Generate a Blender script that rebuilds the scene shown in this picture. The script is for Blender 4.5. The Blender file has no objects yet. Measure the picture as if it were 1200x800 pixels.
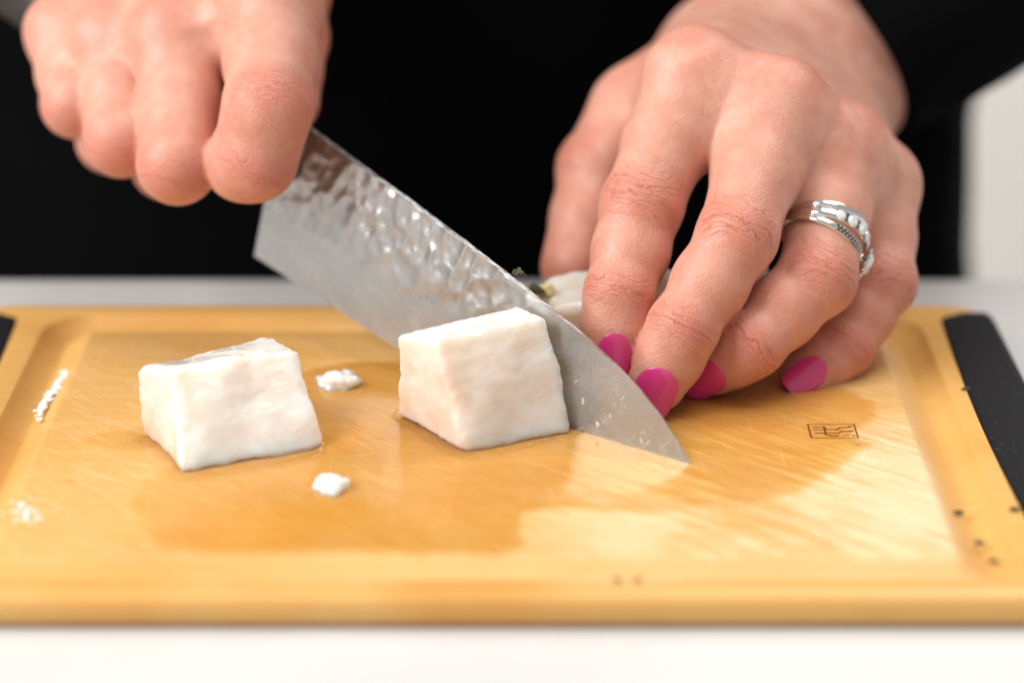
import bpy, bmesh, math, random
import numpy as np
from mathutils import Vector, noise as mnoise

random.seed(7)
rng = np.random.default_rng(7)
scene = bpy.context.scene
COL = scene.collection
MM = 0.001

# ------------------------------------------------------------------ camera
PITCH = math.radians(21.2)
FPX = 3000.0                      # focal length in 1200-px-wide pixels (90 mm lens)
CAMH = 221.0                      # mm above the board top
cam_d = bpy.data.cameras.new('camera')
cam = bpy.data.objects.new('camera', cam_d); COL.objects.link(cam)
cam.location = (0, 0, CAMH * MM)
cam.rotation_euler = (math.pi / 2 - PITCH, 0, 0)
cam_d.sensor_width = 36.0; cam_d.lens = 36.0 * FPX / 1200.0
cam_d.clip_start = 0.02; cam_d.clip_end = 30
cam_d.dof.use_dof = True
cam_d.dof.focus_distance = 0.563
cam_d.dof.aperture_fstop = 4.5
cam_d.dof.aperture_blades = 9
scene.camera = cam

# ------------------------------------------------------------------ light
w = bpy.data.worlds.new('World'); scene.world = w; w.use_nodes = True
bg = w.node_tree.nodes['Background']
bg.inputs[0].default_value = (1.0, 1.0, 1.0, 1); bg.inputs[1].default_value = 0.42

def area(name, loc, target, sx, sy, power, col):
    d = bpy.data.lights.new(name, 'AREA'); d.shape = 'RECTANGLE'; d.size = sx; d.size_y = sy
    d.energy = power; d.color = col
    o = bpy.data.objects.new(name, d); COL.objects.link(o); o.location = loc
    o.rotation_euler = (Vector(target) - Vector(loc)).to_track_quat('-Z', 'Y').to_euler()
    return o
area('window_light', (-0.95, 0.14, 0.74), (0.0, 0.55, 0.02), 0.8, 0.8, 21.0, (1.0, 0.985, 0.965))
area('ceiling_light', (0.25, 0.52, 1.4), (0.05, 0.58, 0.0), 0.7, 0.7, 8.0, (1.0, 0.98, 0.95))
area('wall_fill_light', (0.7, 1.5, 1.45), (0.6, 2.3, -0.2), 0.8, 0.8, 33.0, (1.0, 0.96, 0.92))  # added fill that brightens the back wall, not a fixture of the room

vs = scene.view_settings
vs.view_transform = 'Standard'; vs.look = 'None'; vs.exposure = 0.0; vs.gamma = 1.0
vs.use_curve_mapping = False
scene.render.engine = 'CYCLES'
scene.cycles.max_bounces = 10; scene.cycles.transparent_max_bounces = 12

# ------------------------------------------------------------------ helpers
CP, SP = math.cos(PITCH), math.sin(PITCH)
def _ray(px, py):
    u = (px - 600.0) / FPX; v = (py - 400.0) / FPX
    return np.array([u, CP - v * SP, -SP - v * CP])
def P(px, py, Y):                 # point at distance Y (mm) in front of the camera
    d = _ray(px, py); k = Y / d[1]
    return np.array([0, 0, CAMH]) + d * k
def PZ(px, py, z=0.0):            # point at height z (mm) above the board top
    d = _ray(px, py); k = (z - CAMH) / d[2]
    return np.array([0, 0, CAMH]) + d * k
def nrm(v): v = np.asarray(v, float); return v / np.linalg.norm(v)

def link(name, me, parent=None, mat=None):
    o = bpy.data.objects.new(name, me); COL.objects.link(o)
    if parent: o.parent = parent
    if mat: me.materials.append(mat)
    return o
def empty(name, loc):
    o = bpy.data.objects.new(name, None); COL.objects.link(o)
    o.location = Vector(loc) * MM; o.empty_display_size = 0.02
    return o
def tag(o, label, cat, group=None):
    o['label'] = label; o['category'] = cat
    if group: o['group'] = group
    return o
def mesh(verts, faces, smooth=True):       # verts in mm
    me = bpy.data.meshes.new('m')
    v = np.asarray(verts, float) * MM
    me.from_pydata(v.tolist(), [], [list(map(int, f)) for f in faces])
    if smooth: me.polygons.foreach_set('use_smooth', [True] * len(me.polygons))
    me.update()
    return me
def fattr(me, name, data):
    data = np.asarray(data, np.float32)
    if data.ndim == 1:
        a = me.attributes.new(name, 'FLOAT', 'POINT'); a.data.foreach_set('value', data)
    else:
        a = me.attributes.new(name, 'FLOAT_VECTOR', 'POINT'); a.data.foreach_set('vector', data.ravel())
def local(o_parent_loc, pts): return np.asarray(pts) - np.asarray(o_parent_loc)
def nz(p, s=1.0, seed=0.0): return mnoise.noise(Vector((p[0] * s + seed, p[1] * s - seed * .7, p[2] * s + seed * 1.3)))
def fix_normals(me):
    bm = bmesh.new(); bm.from_mesh(me); bmesh.ops.recalc_face_normals(bm, faces=bm.faces); bm.to_mesh(me); bm.free()

class NT:
    def __init__(s, name):
        s.m = bpy.data.materials.new(name); s.m.use_nodes = True
        s.t = s.m.node_tree; s.n = s.t.nodes; s.b = s.n['Principled BSDF']; s.out = s.n['Material Output']
    def new(s, typ, **kw):
        n = s.n.new(typ)
        for k, v in kw.items(): setattr(n, k, v)
        return n
    def l(s, a, b): s.t.links.new(a, b)
    def val(s, sock, v):
        if hasattr(v, 'is_linked') or isinstance(v, bpy.types.NodeSocket): s.l(v, sock)
        else: sock.default_value = v
    def math(s, op, a, b=0.0, c=None, clamp=False):
        n = s.new('ShaderNodeMath', operation=op, use_clamp=clamp)
        s.val(n.inputs[0], a); s.val(n.inputs[1], b)
        if c is not None: s.val(n.inputs[2], c)
        return n.outputs[0]
    def mix(s, f, a, b, blend='MIX'):
        n = s.new('ShaderNodeMix', data_type='RGBA', blend_type=blend)
        s.val(n.inputs['Factor'], f)
        s.val(n.inputs[6], a if not isinstance(a, tuple) else (*a, 1)[:4]); s.val(n.inputs[7], b if not isinstance(b, tuple) else (*b, 1)[:4])
        return n.outputs[2]
    def noise(s, vec, scale, detail=3, rough=.5, dist=0.0):
        n = s.new('ShaderNodeTexNoise'); s.l(vec, n.inputs['Vector'])
        n.inputs['Scale'].default_value = scale; n.inputs['Detail'].default_value = detail
        n.inputs['Roughness'].default_value = rough; n.inputs['Distortion'].default_value = dist
        return n.outputs['Fac']
    def voro(s, vec, scale, feature='F1', out='Distance', smooth=None):
        n = s.new('ShaderNodeTexVoronoi', feature=feature); s.l(vec, n.inputs['Vector'])
        n.inputs['Scale'].default_value = scale
        if smooth is not None: n.inputs['Smoothness'].default_value = smooth
        return n.outputs[out]
    def mapping(s, vec, scale=(1, 1, 1), rot=(0, 0, 0), loc=(0, 0, 0)):
        if any(rot):
            q = s.new('ShaderNodeMapping'); s.l(vec, q.inputs['Vector']); q.inputs['Rotation'].default_value = rot; vec = q.outputs[0]
        n = s.new('ShaderNodeMapping'); s.l(vec, n.inputs['Vector'])
        n.inputs['Scale'].default_value = scale; n.inputs['Location'].default_value = loc
        return n.outputs[0]
    def ss(s, x, a, b, lo=0.0, hi=1.0):     # smooth map
        n = s.new('ShaderNodeMapRange', interpolation_type='SMOOTHSTEP'); s.l(x, n.inputs['Value'])
        for k, v in zip((1, 2, 3, 4), (a, b, lo, hi)): n.inputs[k].default_value = v
        return n.outputs[0]
    def pos(s): return s.new('ShaderNodeNewGeometry').outputs['Position']
    def obj(s): return s.new('ShaderNodeTexCoord').outputs['Object']
    def attr(s, name, out='Fac'): return s.new('ShaderNodeAttribute', attribute_name=name).outputs[out]
    def bump(s, h, strength, dist, normal=None):
        n = s.new('ShaderNodeBump'); s.l(h, n.inputs['Height'])
        n.inputs['Strength'].default_value = strength; n.inputs['Distance'].default_value = dist
        if normal: s.l(normal, n.inputs['Normal'])
        return n.outputs[0]
    def set(s, **kw):
        for k, v in kw.items():
            k = k.replace('_', ' ')
            if isinstance(v, tuple) and len(v) == 3 and 'Color' in k: v = (*v, 1)
            s.val(s.b.inputs[k], v)
        return s

# ------------------------------------------------------------------ materials
def m_wood():
    t = NT('bamboo_wood'); p = t.pos()
    g1 = t.noise(t.mapping(p, (10, 380, 12)), 1.0, 5, .6, .2)          # long grain along the board
    g2 = t.noise(t.mapping(p, (90, 1500, 90)), 1.0, 4, .6)
    blotch = t.noise(p, 22, 3, .5)
    c = t.mix(t.ss(g1, .2, .8), (0.655, 0.355, 0.095), (0.705, 0.410, 0.135))
    c = t.mix(t.math('MULTIPLY', t.ss(g2, .5, .75), .16), c, (0.48, 0.21, 0.05))
    c = t.mix(t.math('MULTIPLY', t.ss(blotch, .48, .7), .45), c, (0.62, 0.27, 0.05))
    # knife cuts: thin pale scratches in several directions, thickest in the worn right half
    sep = t.new('ShaderNodeSeparateXYZ'); t.l(p, sep.inputs[0])
    worn_glare = t.math('MULTIPLY', t.ss(sep.outputs[0], -.01, .05), t.ss(sep.outputs[1], .535, .49))
    strk = t.noise(t.mapping(p, (38, 520, 1), (0, 0, math.radians(42))), 1.0, 4, .6)
    worn_glare = t.math('MULTIPLY', worn_glare, t.ss(t.math('ADD', t.noise(p, 30, 3), t.math('MULTIPLY', strk, .9)), .80, 1.08))
    acc = None
    for ang, sc, th in ((math.radians(38), 1.0, .60), (math.radians(52), 1.25, .61), (math.radians(88), 1.1, .66), (math.radians(-14), .8, .655), (math.radians(24), 1.4, .64)):
        n = t.noise(t.mapping(p, (42 * sc, 1500 * sc, 1), (0, 0, ang), (ang * 3, sc, 0)), 1.0, 2, .45)
        k = t.ss(n, th - .03, th + .05)
        acc = k if acc is None else t.math('MAXIMUM', acc, k)
    inner = t.math('MULTIPLY', t.math('MULTIPLY', t.ss(sep.outputs[1], .452, .457), t.ss(sep.outputs[1], .578, .572)), t.math('MULTIPLY', t.ss(sep.outputs[0], -.105, -.100), t.ss(sep.outputs[0], .091, .086)))
    scr = t.math('MULTIPLY', acc, inner)
    scr2 = t.math('MULTIPLY', scr, t.math('ADD', t.math('MULTIPLY', worn_glare, .5), .24))
    c = t.mix(scr2, c, (0.92, 0.74, 0.50))
    ex = t.math('DIVIDE', t.math('SUBTRACT', sep.outputs[0], -.008), .020); ey = t.math('DIVIDE', t.math('SUBTRACT', sep.outputs[1], .4395), .0065)
    rad2 = t.math('ADD', t.math('ADD', t.math('MULTIPLY', ex, ex), t.math('MULTIPLY', ey, ey)), t.math('MULTIPLY', t.math('SUBTRACT', blotch, .5), 2.0))
    c = t.mix(t.ss(rad2, .0, 1.3, .6, 0), c, (0.60, 0.235, 0.03))          # soaked stain on the front rim
    c = t.mix(t.math('MULTIPLY', t.math('MULTIPLY', worn_glare, inner), .62), c, (0.88, 0.70, 0.46))  # dry worn wood, with the glare off its scratches painted in
    t.set(Base_Color=c, Roughness=t.math('ADD', t.math('MULTIPLY', blotch, .25), .24))
    h = t.math('SUBTRACT', t.math('MULTIPLY', g2, .5), t.math('MULTIPLY', scr, .8))
    t.l(t.bump(h, .3, .0002), t.b.inputs['Normal'])
    t.b.inputs['Specular IOR Level'].default_value = .45
    return t.m
def m_simple(name, col, rough, **kw):
    t = NT(name); t.set(Base_Color=col, Roughness=rough)
    for k, v in kw.items(): t.b.inputs[k.replace('_', ' ')].default_value = v
    return t.m
def m_counter():
    t = NT('white_quartz'); p = t.pos()
    n = t.noise(p, 9, 4, .6)
    c = t.mix(t.ss(n, .4, .65), (0.64, 0.635, 0.625), (0.60, 0.595, 0.585))
    f = t.noise(p, 900, 2); c = t.mix(t.math('MULTIPLY', t.ss(f, .55, .7), .12), c, (.6, .58, .55))
    t.set(Base_Color=c, Roughness=.28); return t.m
def m_rubber():
    t = NT('black_silicone'); p = t.pos()
    v = t.noise(p, 1400, 2, .6); sp = t.noise(p, 700, 2, .5)
    c = t.mix(t.ss(sp, .70, .78), (.006, .006, .008), (.10, .095, .09))
    t.b.inputs['Specular IOR Level'].default_value = .2; t.set(Base_Color=c, Roughness=.7); t.l(t.bump(v, .35, .0003), t.b.inputs['Normal']); return t.m
def m_cloth():
    t = NT('black_knit'); p = t.pos()
    wv = t.noise(t.mapping(p, (700, 700, 1500)), 1, 2); big = t.noise(p, 14, 2)
    c = t.mix(big, (.0022, .0022, .0027), (.004, .0039, .0046))
    t.set(Base_Color=c, Roughness=.95); t.b.inputs['Specular IOR Level'].default_value = .03
    t.l(t.bump(wv, .4, .0004), t.b.inputs['Normal']); return t.m
def m_skin(name, warm=0.0):
    t = NT(name); p = t.obj()
    red = t.attr('red'); wr = t.attr('wr'); jc = t.attr('jc', 'Vector'); pale = t.attr('pale')
    mott = t.noise(p, 150, 4, .6); mott2 = t.noise(p, 420, 3, .6)
    base = t.mix(t.ss(mott, .32, .68), (0.60, 0.268, 0.192), (0.69, 0.380, 0.285))
    base = t.mix(t.math('MULTIPLY', t.ss(mott2, .45, .75), .30), base, (0.62, 0.26, 0.19))
    r2 = t.math('MULTIPLY', red, t.math('ADD', t.math('MULTIPLY', mott, .9), .35), clamp=True)
    base = t.mix(r2, base, (0.58, 0.165, 0.11))
    base = t.mix(pale, base, (0.74, 0.45, 0.33))
    # wrinkles round the joints, from the joints' own coordinates (mm)
    wv = t.mapping(jc, (1.0, .13, 1.0)); warp = t.noise(wv, .42, 1.5, .45, .5)
    l1 = t.math('ABSOLUTE', t.math('SUBTRACT', warp, .5))
    cre1 = t.ss(l1, .0, .020, 1.0, .0)
    wv2 = t.mapping(jc, (1.5, .30, 1.0), (0, 0, .25), (3.1, 1.7, 0)); w2 = t.noise(wv2, .5, 2, .5, .4)
    cre2 = t.ss(t.math('ABSOLUTE', t.math('SUBTRACT', w2, .5)), .0, .018, .45, .0)
    sj = t.new('ShaderNodeSeparateXYZ'); t.l(jc, sj.inputs[0]); al, bl = sj.outputs[0], sj.outputs[1]
    wob = t.math('MULTIPLY', t.math('SUBTRACT', t.noise(t.mapping(jc, (.22, .16, 1.0), (0, 0, 0), (7.7, 2.2, 0)), 1.0, 3, .55), .5), 7.0)
    bow = t.math('MULTIPLY', t.math('MULTIPLY', al, t.math('MULTIPLY', bl, bl)), -.010)      # lines close round the knuckle like an eye
    ph = t.math('MULTIPLY', t.math('ADD', t.math('ADD', al, bow), wob), 2.9)
    ln = t.ss(t.math('SINE', ph), .72, 1.0)
    ph2 = t.math('MULTIPLY', t.math('ADD', t.math('ADD', al, bow), t.math('MULTIPLY', wob, .6)), 6.3)
    ln2 = t.math('MULTIPLY', t.ss(t.math('SINE', ph2), .6, 1.0), .40)
    brk = t.ss(t.noise(t.mapping(jc, (.35, .22, 1.0), (0, 0, .2), (1.3, 4.2, 0)), 1.0, 2, .5), .40, .56)
    cre = t.math('MAXIMUM', t.math('MULTIPLY', ln, brk), t.math('MAXIMUM', ln2, t.math('MULTIPLY', cre1, .55)))
    cre = t.math('MULTIPLY', cre, wr, clamp=True)
    base = t.mix(t.math('MULTIPLY', cre, .65), base, (0.40, 0.12, 0.075))
    # skin grain
    vg = t.new('ShaderNodeTexVoronoi', feature='DISTANCE_TO_EDGE'); t.l(t.mapping(p, (1, 1, .7)), vg.inputs['Vector']); vg.inputs['Scale'].default_value = 1050
    grain = t.ss(vg.outputs['Distance'], .0, .25)
    fine = t.noise(p, 2600, 2, .5)
    lines = t.noise(t.mapping(p, (500, 500, 2600), (.3, .2, .0)), 1, 2, .5, .6)
    h = t.math('ADD', t.math('MULTIPLY', grain, .32), t.math('ADD', t.math('MULTIPLY', fine, .25), t.math('MULTIPLY', lines, .55)))
    b1 = t.bump(h, .6, .0002)
    b2 = t.bump(t.math('MULTIPLY', cre, -1.0), .7, .00034, b1)
    b3 = t.bump(t.noise(p, 330, 3, .5), .25, .0006, b2)
    t.l(b3, t.b.inputs['Normal'])
    t.set(Base_Color=base, Roughness=t.math('ADD', t.math('MULTIPLY', mott2, .18), .33))
    t.b.inputs['Subsurface Weight'].default_value = .35
    t.b.inputs['Subsurface Radius'].default_value = (1.0, .36, .2)
    t.b.inputs['Subsurface Scale'].default_value = .0024
    t.b.inputs['Specular IOR Level'].default_value = .42
    return t.m
def m_fish(name, tint=0.0):
    t = NT(name); p = t.obj()
    band = t.noise(t.mapping(p, (120, 60, 200), (0.3, .2, .5)), 1.0, 4, .6, .5)
    pink = t.noise(p, 75, 3, .5)
    c = t.mix(t.ss(band, .35, .65), (0.80, 0.735, 0.645), (0.90, 0.865, 0.815))
    deep = t.noise(t.mapping(p, (55, 55, 90), (.2, .5, .3)), 1.0, 2, .5)
    c = t.mix(t.math('MULTIPLY', t.ss(deep, .48, .66), .55), c, (0.70, 0.60, 0.51))
    c = t.mix(t.math('MULTIPLY', t.ss(pink, .50, .72), .6), c, (0.80, 0.60, 0.50))
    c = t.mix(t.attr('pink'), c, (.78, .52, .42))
    if tint: c = t.mix(tint, c, (.60, .54, .43))
    fib = t.noise(t.mapping(p, (90, 240, 900), (.35, .55, .3)), 1.0, 5, .65, .5)
    gr = t.noise(p, 1500, 3, .6)
    t.l(t.bump(t.math('ADD', fib, t.math('MULTIPLY', gr, .5)), .5, .0004), t.b.inputs['Normal'])
    t.b.inputs['Coat Weight'].default_value = .9; t.b.inputs['Coat Roughness'].default_value = .12
    t.set(Base_Color=c, Roughness=t.math('ADD', t.math('MULTIPLY', gr, .35), .14))
    t.b.inputs['Subsurface Weight'].default_value = .9
    t.b.inputs['Subsurface Radius'].default_value = (1.0, .7, .5); t.b.inputs['Subsurface Scale'].default_value = .010
    return t.m
def m_blade():
    t = NT('hammered_steel'); bc = t.attr('bc', 'Vector'); ham = t.attr('ham')
    v = t.voro(t.mapping(bc, (.30, .20, 1), (0, 0, .25)), 1.0, 'SMOOTH_F1', 'Distance', .55)
    v2 = t.noise(bc, .22, 1, .5)
    hh = t.math('MULTIPLY', t.math('SUBTRACT', t.math('ADD', t.math('POWER', v, 1.6), t.math('MULTIPLY', v2, .7)), .62), ham)
    br = t.noise(t.mapping(bc, (6, .25, 1)), 1, 3, .6)
    smear = t.noise(t.mapping(bc, (.12, .2, 1), (0, 0, .6)), 1, 4, .6, .5)
    b1 = t.bump(br, .06, .0001); b2 = t.bump(hh, 1.0, .00095, b1)
    wetb = t.bump(t.noise(bc, .5, 4, .6), .12, .0006, b2)
    t.l(wetb, t.b.inputs['Normal'])
    sx = t.new('ShaderNodeSeparateXYZ'); t.l(bc, sx.inputs[0])
    zone = t.math('MULTIPLY', t.ss(sx.outputs[0], 70, 100), t.ss(sx.outputs[1], 18, 6))
    st = t.noise(t.mapping(bc, (1.1, .22, 1), (0, 0, .55)), 1.0, 5, .65, .8)
    resid = t.math('MULTIPLY', t.ss(st, .56, .72), zone)
    smear = t.math('MAXIMUM', smear, resid)
    t.set(Base_Color=t.mix(smear, (.36, .345, .335), (.54, .525, .51)), Metallic=t.math('SUBTRACT', .95, t.math('MULTIPLY', resid, .8)),
          Roughness=t.math('ADD', t.math('ADD', t.math('MULTIPLY', smear, .22), t.math('MULTIPLY', ham, .10)), .15))
    return t.m
def m_film(name, tint, rough, bumpd=.0004):
    t = NT(name); p = t.pos(); t.n.remove(t.b)
    tr = t.new('ShaderNodeBsdfTransparent'); tr.inputs[0].default_value = (*tint, 1)
    gl = t.new('ShaderNodeBsdfGlossy'); gl.inputs['Roughness'].default_value = rough; gl.inputs[0].default_value = (1, 1, 1, 1)
    fr = t.new('ShaderNodeFresnel'); fr.inputs[0].default_value = 1.36
    nn = t.bump(t.noise(p, 120, 3, .55), .35, bumpd)
    fd = t.attr('fade'); vary = t.math('MULTIPLY', fd, t.ss(t.noise(p, 26, 3, .55), .25, .7, .35, 1.0))
    t.l(t.mix(vary, (1, 1, 1), tint), tr.inputs[0])
    t.l(nn, gl.inputs['Normal']); t.l(nn, fr.inputs['Normal'])
    mx = t.new('ShaderNodeMixShader'); t.l(t.math('MULTIPLY', t.math('MULTIPLY', fr.outputs[0], fd), .7), mx.inputs[0]); t.l(tr.outputs[0], mx.inputs[1]); t.l(gl.outputs[0], mx.inputs[2])
    t.l(mx.outputs[0], t.out.inputs[0]); return t.m
WOOD = m_wood(); COUNTER = m_counter(); RUBBER = m_rubber(); CLOTH = m_cloth()
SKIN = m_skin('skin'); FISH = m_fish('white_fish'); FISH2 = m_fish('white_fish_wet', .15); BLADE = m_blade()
FILM = m_film('fish_juice', (.982, .895, .62), .16, .0006)
FOAM = m_film('clear_water', (.97, .97, .96), .03)
NAIL = m_simple('pink_nail_polish', (.66, .042, .215), .14, Coat_Weight=.8, Coat_Roughness=.05)
SILVER = m_simple('white_gold', (.80, .78, .75), .13, Metallic=1.0)
GEM = m_simple('diamond', (.95, .96, 1.0), .03, Transmission_Weight=.2, IOR=2.2)
DARKMETAL = m_simple('dark_gap_metal', (.10, .095, .09), .35, Metallic=1.0)
PRINT = m_simple('burnt_brown_print', (.24, .065, .025), .5)
HANDLE = m_simple('dark_handle', (.03, .022, .018), .4)
HERB = m_simple('green_herb', (.065, .060, .022), .6)
GARLIC = m_simple('pale_garlic', (.70, .62, .30), .4, Subsurface_Weight=.3, Subsurface_Scale=.002)
WALL = m_simple('warm_white_paint', (.78, .755, .72), .6)
FLOOR = m_simple('pale_floor', (.42, .38, .33), .5)

# ------------------------------------------------------------------ setting
def boxmesh(x0, x1, y0, y1, z0, z1, bev=0.0):
    bm = bmesh.new(); bmesh.ops.create_cube(bm, size=1)
    for v in bm.verts:
        v.co = Vector(((x0 + x1) / 2 + v.co.x * (x1 - x0), (y0 + y1) / 2 + v.co.y * (y1 - y0), (z0 + z1) / 2 + v.co.z * (z1 - z0))) * MM
    if bev: bmesh.ops.bevel(bm, geom=bm.edges[:], offset=bev * MM, segments=3, affect='EDGES', profile=.6)
    me = bpy.data.meshes.new('m'); bm.to_mesh(me); bm.free(); return me
TH = 7.0                                        # board thickness
o = link('countertop', boxmesh(-900, 900, -150, 635, -TH - 42, -TH - .3, 3), mat=COUNTER); o['kind'] = 'structure'
o = link('back_wall', boxmesh(-2500, 2500, 2300, 2400, -930, 1600), mat=WALL); o['kind'] = 'structure'
o = link('floor', boxmesh(-2500, 2500, -1000, 2400, -980, -932), mat=FLOOR); o['kind'] = 'structure'

# ------------------------------------------------------------------ cutting board
BX0, BX1 = PZ(105, 390)[0] - 32, PZ(1030, 400)[0] + 30
BY0, BY1 = 436.0, 596.5
def rrect(x0, x1, y0, y1, r, n=10):
    pts = []
    for cx, cy, a0 in ((x1 - r, y0 + r, -90), (x1 - r, y1 - r, 0), (x0 + r, y1 - r, 90), (x0 + r, y0 + r, 180)):
        for k in range(n + 1):
            a = math.radians(a0 + 90 * k / n); pts.append((cx + r * math.cos(a), cy + r * math.sin(a)))
    return pts
board = empty('cutting_board', ((BX0 + BX1) / 2, (BY0 + BY1) / 2, -TH))
BL = np.array([(BX0 + BX1) / 2, (BY0 + BY1) / 2, -TH])
tag(board, 'wet golden bamboo cutting board with juice groove and black ends', 'cutting board')
rings = []                                       # (inset x, inset y, z, corner radius)
def ring(i, z, r, ix=None): rings.append([(x, y, z) for x, y in rrect(BX0 + (ix or i), BX1 - (ix or i), BY0 + i, BY1 - i, r)])
ring(2.6, -TH, 8); ring(.8, -TH + .6, 9); ring(0, -TH + 2.0, 10); ring(0, -2.4, 10); ring(.5, -1.0, 10); ring(1.5, -.25, 9.5); ring(2.8, 0, 9)
gx0, gx1 = BX0 + 32 - 12, BX1 - 30 + 12
def gring(d, z, r): rings.append([(x, y, z) for x, y in rrect(gx0 + d, gx1 - d, BY0 + 7 + d, BY1 - 8 - d, r)])
for d, z in ((0, 0), (.25, -.15), (.8, -1.0), (2.2, -2.4), (4.2, -3.5), (5.3, -3.9), (5.7, -3.95), (6.1, -3.85), (8.5, -2.3), (11.4, -.45), (11.9, -.1), (12.3, 0)): gring(d, z, max(12.5 - d, 1.2))
V = [p for r in rings for p in r]; n = len(rings[0]); F = []
for i in range(len(rings) - 1):
    for k in range(n): F.append((i * n + k, i * n + (k + 1) % n, (i + 1) * n + (k + 1) % n, (i + 1) * n + k))
F.append(list(range(n))[::-1]); F.append([(len(rings) - 1) * n + k for k in range(n)])
slab = link('slab', mesh(V - BL, F), board, WOOD)
m = slab.modifiers.new('edge', 'EDGE_SPLIT'); m.split_angle = math.radians(50)

def silicone_end(side):
    # rounded rubber sleeve that wraps the short end of the board
    xe = BX1 if side > 0 else BX0
    y0, y1 = BY0 + 16, BY1 - 8.0
    prof = [(13, -.02), (12.7, .32), (12, .42), (2, .42), (.6, .1), (-.45, -.8), (-.6, -2.4), (-.6, -TH + 2), (0, -TH + .5), (1.8, -TH + .15)]
    ys = np.linspace(0, 1, 41); V = []; F = []
    for q in ys:
        y = y0 + (y1 - y0) * q
        e = min(q, 1 - q) * (y1 - y0)
        cut = 1.0 - math.sqrt(max(0, 1 - (1 - min(1, e / 5.5)) ** 2)) if e < 5.5 else 0
        back = max(0, (y - (BY1 - 10)) / 10); cx = 10 - math.sqrt(max(0, 100 - (10 * back) ** 2)) if back > 0 else 0
        bulge = 1.4 * math.sin(math.pi * q)
        for j, (ix, z) in enumerate(prof):
            d = ix
            if j <= 2: d = ix + bulge - cut * 5.5
            d = max(d, cx + (ix if j > 2 else cx))
            V.append((xe - side * d, y, z))
    k = len(prof)
    for i in range(len(ys) - 1):
        for j in range(k - 1): F.append((i * k + j, i * k + j + 1, (i + 1) * k + j + 1, (i + 1) * k + j))
    F.append(list(range(k))); F.append([(len(ys) - 1) * k + j for j in range(k)])
    me = mesh(np.array(V) - BL, F); fix_normals(me)
    o = link('silicone_end', me, board, RUBBER); o.modifiers.new('edge', 'EDGE_SPLIT').split_angle = math.radians(45)
silicone_end(1); silicone_end(-1)

# emblem burnt into the board: framed pair of stick figures
def stroke(bm, pts, wd, z=.06):
    pts = [np.array(p) for p in pts]
    for a, b in zip(pts[:-1], pts[1:]):
        d = nrm(b - a); nn = np.array([-d[1], d[0]]) * wd / 2; a2 = a - d * wd * .3; b2 = b + d * wd * .3
        bm.faces.new([bm.verts.new(Vector((q[0], q[1], z)) * MM) for q in (a2 - nn, b2 - nn, b2 + nn, a2 + nn)])
e00, e10, e01 = PZ(951, 513)[:2], PZ(1006, 514)[:2], PZ(946, 497)[:2]
EO = np.array([*e00, 0.0]); ew, eh = e10[0] - e00[0], e01[1] - e00[1]
bm = bmesh.new()
def U(*pts): return [(a * ew - (0.0) * b, b * eh) for a, b in pts]
for sgm, wd in ((U((0, 0), (1, 0)), .22), (U((0, 1), (1, 1)), .22), (U((0, 0), (0, 1)), .42), (U((1, 0), (1, 1)), .42),
          (U((.10, .82), (.34, .80), (.36, .62), (.60, .60), (.66, .74), (.88, .78)), .42),
          (U((.10, .62), (.28, .60)), .42), (U((.10, .34), (.30, .34)), .42), (U((.33, .75), (.33, .25), (.42, .16), (.58, .16)), .5),
          (U((.36, .38), (.62, .36), (.68, .48), (.88, .48)), .42), (U((.70, .20), (.82, .20)), .3), (U((.90, .16), (.94, .16)), .5), (U((.87, .82), (.93, .82)), .55), (U((.87, .52), (.94, .52)), .55)):
    stroke(bm, sgm, wd, .05 + random.random() * .02)
me = bpy.data.meshes.new('m'); bm.to_mesh(me); bm.free()
o = link('emblem', me, board, PRINT); o.location = Vector(EO - BL) * MM
o['label'] = 'small brown framed emblem of two stick figures burnt into the wood'

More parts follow.
